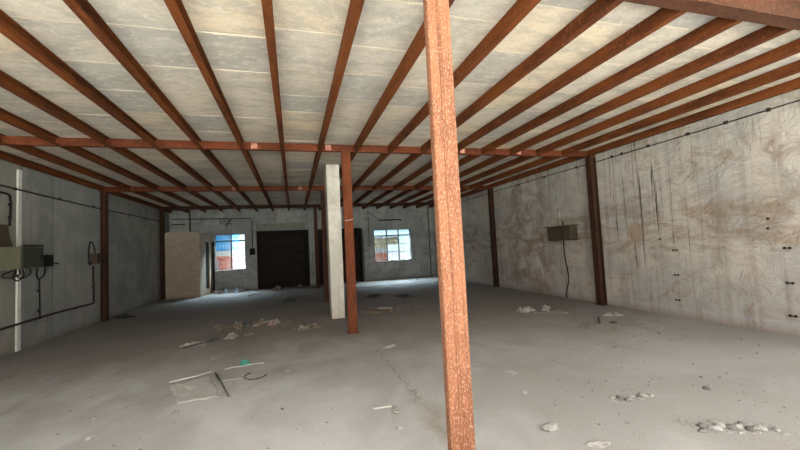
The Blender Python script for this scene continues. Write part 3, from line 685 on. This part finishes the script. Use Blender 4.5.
# grit
m = MB()
def grit(x, y, s_):
    if -1.6 < x < -.3 and 4.2 < y < 5.8: return
    if 2.6 < x < 3.7 and 1.8 < y < 3.0: return
    if (2.75 < x < 3.5 and 1.9 < y < 2.33): y -= .28 if random.random() < .3 else -.36
    b = bmesh.new(); bmesh.ops.create_icosphere(b, subdivisions=1, radius=s_)
    for v in b.verts: v.co = v.co*random.uniform(.6, 1.3); v.co.z = max(v.co.z*.6, -s_*.3)
    m.add(b, Matrix.Translation((x, y, s_*.3)))
for i in range(420):
    r_ = random.random()
    if r_ < .45: grit(random.gauss(3.3, .5), random.gauss(2.5, .5), random.uniform(.004, .012))
    elif r_ < .6: grit(random.gauss(3.05, .25), random.gauss(2.8, .18), random.uniform(.004, .012))
    elif r_ < .85: grit(random.uniform(2.2, 6.2), random.uniform(2.5, 8), random.uniform(.006, .016))
    else: grit(random.uniform(-2.5, 1), random.uniform(3, 8), random.uniform(.005, .012))
tag(m.build('floor_grit', STONE_D), 'dark grit and crumbs sprinkled over the concrete floor', 'grit', None, 'stuff')
TRAIL = [(o.location.x, o.location.y) for o in bpy.data.objects if o.name.startswith('rubble_')]
m = MB()
for i in range(400):
    q = random.random()
    if q < .62:
        u_ = random.uniform(-.08, 1.08); grit_x, grit_y = 2.92+u_*.5, 2.28-u_*.25
        x, y = grit_x+random.gauss(0, .03), grit_y+random.gauss(0, .05)
    else: x, y = random.uniform(2.74, 3.2), random.gauss(2.86, .035)
    if any(math.hypot(x-a_, y-b_) < .055 for a_, b_ in TRAIL): continue
    s_ = random.uniform(.004, .014); b = bmesh.new(); bmesh.ops.create_icosphere(b, subdivisions=1, radius=s_)
    for v in b.verts: v.co = v.co*random.uniform(.6, 1.3); v.co.z = max(v.co.z*.6, -s_*.3)
    m.add(b, Matrix.Translation((x, y, s_*.3)))
tag(m.build('cement_grit', STONE), 'pale cement grit crumbled around the rubble trails on the floor', 'grit', None, 'stuff')
# rubble heap below the left window
RB = [(-3.02, 16.72, .20, .18, .16, STONE, 'greyish lump at the left end of the heap below the left window'),
      (-2.86, 16.46, .16, .15, .17, PAPER, 'white lump, second from the left in the heap under the left window'),
      (-2.67, 16.63, .14, .15, .24, BLUEP, 'pale blue plastic, third from the left in the heap under the left window'),
      (-2.47, 16.52, .17, .15, .20, PAPER, 'white crumpled bag in the middle of the heap below the left window'),
      (-2.27, 16.66, .15, .14, .22, BLUEP, 'pale blue bag right of the middle of the heap below the left window'),
      (-2.08, 16.52, .16, .15, .18, STONE, 'grey lump near the right end of the heap below the left window'),
      (-1.90, 16.74, .18, .16, .12, STONE_D, 'dark lump at the right end of the heap below the left window'),
      (-2.80, 16.88, .26, .15, .28, STONE_D, 'dark lump against the wall in the heap under the left window'),
      (-2.42, 16.90, .34, .14, .26, STONE_D, 'dark lump against the wall, right half of the heap below the left window'),
      (-2.25, 16.25, .22, .16, .10, BLUEP, 'pale blue scrap lying in front of the heap below the left window'),
      (.22, 16.85, .16, .10, .10, PAPER, 'small white lump at the right foot of the left roller shutter'),
      (2.72, 16.85, .30, .16, .08, PAPER, 'white crumpled scrap at the foot of the right roller shutter'),
      (.45, 15.0, .2, .12, .06, STONE, 'pale pebble before the far dark column'),
      (5.3, 16.2, .14, .1, .05, STONE_D, 'dark pebble on the pale floor below the right window')]
for i, (x, y, sx, sy, hh, mt, lb) in enumerate(RB):
    single(chunk(x, y, sx, sy, hh, 80+i, i*.9, .45), 'rubble_lump', mt, lb, 'rubble')

# ------------------------------------------------------------------ outside, seen through the windows
def shed(x0, x1, y, d, bands, lab, eave, wins=()):
    root = empty('painted_building', ((x0+x1)/2, y, -.03)); tag(root, lab, 'building')
    for (za, zb, c, nm) in bands: MB().box(x0, x1, y, y+d, za, zb).build('wall_band', plain('paint_'+nm, tuple(v*(1.5 if max(c) < 3*min(c) else 1.9) for v in c), .9, 0.0, var=.12, sc_=3), root)
    for (xa, xb, za, zb) in wins:
        MB().box(xa, xb, y-.03, y+.01, za, zb, .01).build('building_window', FRAME, root)
    MB().box(x0-.15, x1+.15, y-eave, y+d, bands[-1][1]+.25-.25, bands[-1][1]+.08).build('roof_edge', FRAME, root)
    return root
shed(-6.2, -3.02, 21, 2.5, [(-.03, 1.47, (.10, .018, .006), 'orange'), (1.47, 1.74, (.11, .105, .10), 'white'), (1.74, 2.95, (.003, .060, .13), 'blue')],
     'blue, white and orange painted building outside the left window', 1.4, [(-3.75, -3.68, .2, 1.3)])  # deep eave, out of view, added to keep sky light off the wall
shed(4.0, 6.25, 21, 2.5, [(-.03, 1.20, (.06, .017, .008), 'brick_orange'), (1.20, 1.55, (.055, .048, .034), 'cream'), (1.55, 2.05, (.06, .051, .026), 'yellow')],
     'low yellow and orange building outside the right window', .1, [(4.55, 4.68, 1.24, 1.5), (4.8, 4.93, 1.24, 1.5), (5.05, 5.18, 1.24, 1.5), (5.3, 5.43, 1.24, 1.5)])

# ------------------------------------------------------------------ light
wd = bpy.data.worlds.new('sky'); sc.world = wd; wd.use_nodes = True
T = wd.node_tree; T.nodes.clear(); out = T.nodes.new('ShaderNodeOutputWorld'); bg = T.nodes.new('ShaderNodeBackground')
tc = T.nodes.new('ShaderNodeTexCoord'); sp = T.nodes.new('ShaderNodeSeparateXYZ'); mr = T.nodes.new('ShaderNodeMapRange'); mx_ = T.nodes.new('ShaderNodeMix'); mx_.data_type = 'RGBA'
T.links.new(tc.outputs['Generated'], sp.inputs[0]); T.links.new(sp.outputs['Y'], mr.inputs[0]); mr.inputs[1].default_value = -.25; mr.inputs[2].default_value = .25
SKY_F = (1.0, .955, .915); SKY_B = (.74, .89, 1.0); KF, KB = 6.3, 85.0
m2 = T.nodes.new('ShaderNodeMapRange'); m2.interpolation_type = 'SMOOTHSTEP'; T.links.new(sp.outputs['Z'], m2.inputs[0]); m2.inputs[1].default_value = .28; m2.inputs[2].default_value = .65
lo = T.nodes.new('ShaderNodeMix'); lo.data_type = 'RGBA'; T.links.new(m2.outputs[0], lo.inputs[0])   # pale horizon, bright zenith beyond the far wall
lo.inputs[6].default_value = (.62, .86, .95, 1); lo.inputs[7].default_value = tuple(c*KB for c in SKY_B)+(1,)
mx_.inputs[6].default_value = tuple(c*KF for c in SKY_F)+(1,); T.links.new(lo.outputs[2], mx_.inputs[7])
T.links.new(mr.outputs[0], mx_.inputs[0]); T.links.new(mx_.outputs[2], bg.inputs[0]); T.links.new(bg.outputs[0], out.inputs[0])
sun = bpy.data.lights.new('sun', 'SUN'); sun.energy = 18; sun.angle = .01; sun.color = (1, .95, .86)
so = bpy.data.objects.new('sun', sun); col.objects.link(so); so.rotation_euler = (math.radians(-14), math.radians(30), 0); so.location = (0, -10, 20)
def portal(name, loc, rot, sx, sy):
    l = bpy.data.lights.new(name, 'AREA'); l.shape = 'RECTANGLE'; l.size = sx; l.size_y = sy; l.cycles.is_portal = True
    o = bpy.data.objects.new(name, l); col.objects.link(o); o.location = loc; o.rotation_euler = rot
portal('front_portal', ((XL+XR)/2, Y0-.05, HS/2), (math.radians(90), 0, 0), XR-XL, HS)
portal('left_window_portal', (-2.53, YF+.3, 1.65), (math.radians(-90), 0, 0), 1.17, 1.5)
portal('right_window_portal', (4.48, YF+.3, 1.6), (math.radians(-90), 0, 0), 1.77, 1.5)

# ------------------------------------------------------------------ camera
f, yaw, pit, rol = 375.1, .2791, .0581, -.0503
fwd = Vector((math.sin(yaw)*math.cos(pit), math.cos(yaw)*math.cos(pit), math.sin(pit)))
right = Vector((math.cos(yaw), -math.sin(yaw), 0)); up = right.cross(fwd)
r2 = right*math.cos(rol)+up*math.sin(rol); u2 = -right*math.sin(rol)+up*math.cos(rol)
cam = bpy.data.cameras.new('camera'); co = bpy.data.objects.new('camera', cam); col.objects.link(co)
M = Matrix((r2, u2, -fwd)).transposed().to_4x4(); M.translation = (0, 0, 1.5); co.matrix_world = M
cam.sensor_width = 36; cam.lens = f/800*36; cam.clip_start = .05
sc.camera = co
sc.view_settings.view_transform = 'Standard'; sc.view_settings.look = 'None'; sc.view_settings.gamma = 1
sc.view_settings.use_curve_mapping = False; sc.view_settings.exposure = 0.0
sc.cycles.max_bounces = 12; sc.cycles.diffuse_bounces = 8; sc.cycles.transparent_max_bounces = 8
sc.cycles.use_denoising = True; sc.cycles.sample_clamp_indirect = 0
for o in bpy.data.objects:
    if '_o' in o: del o['_o']
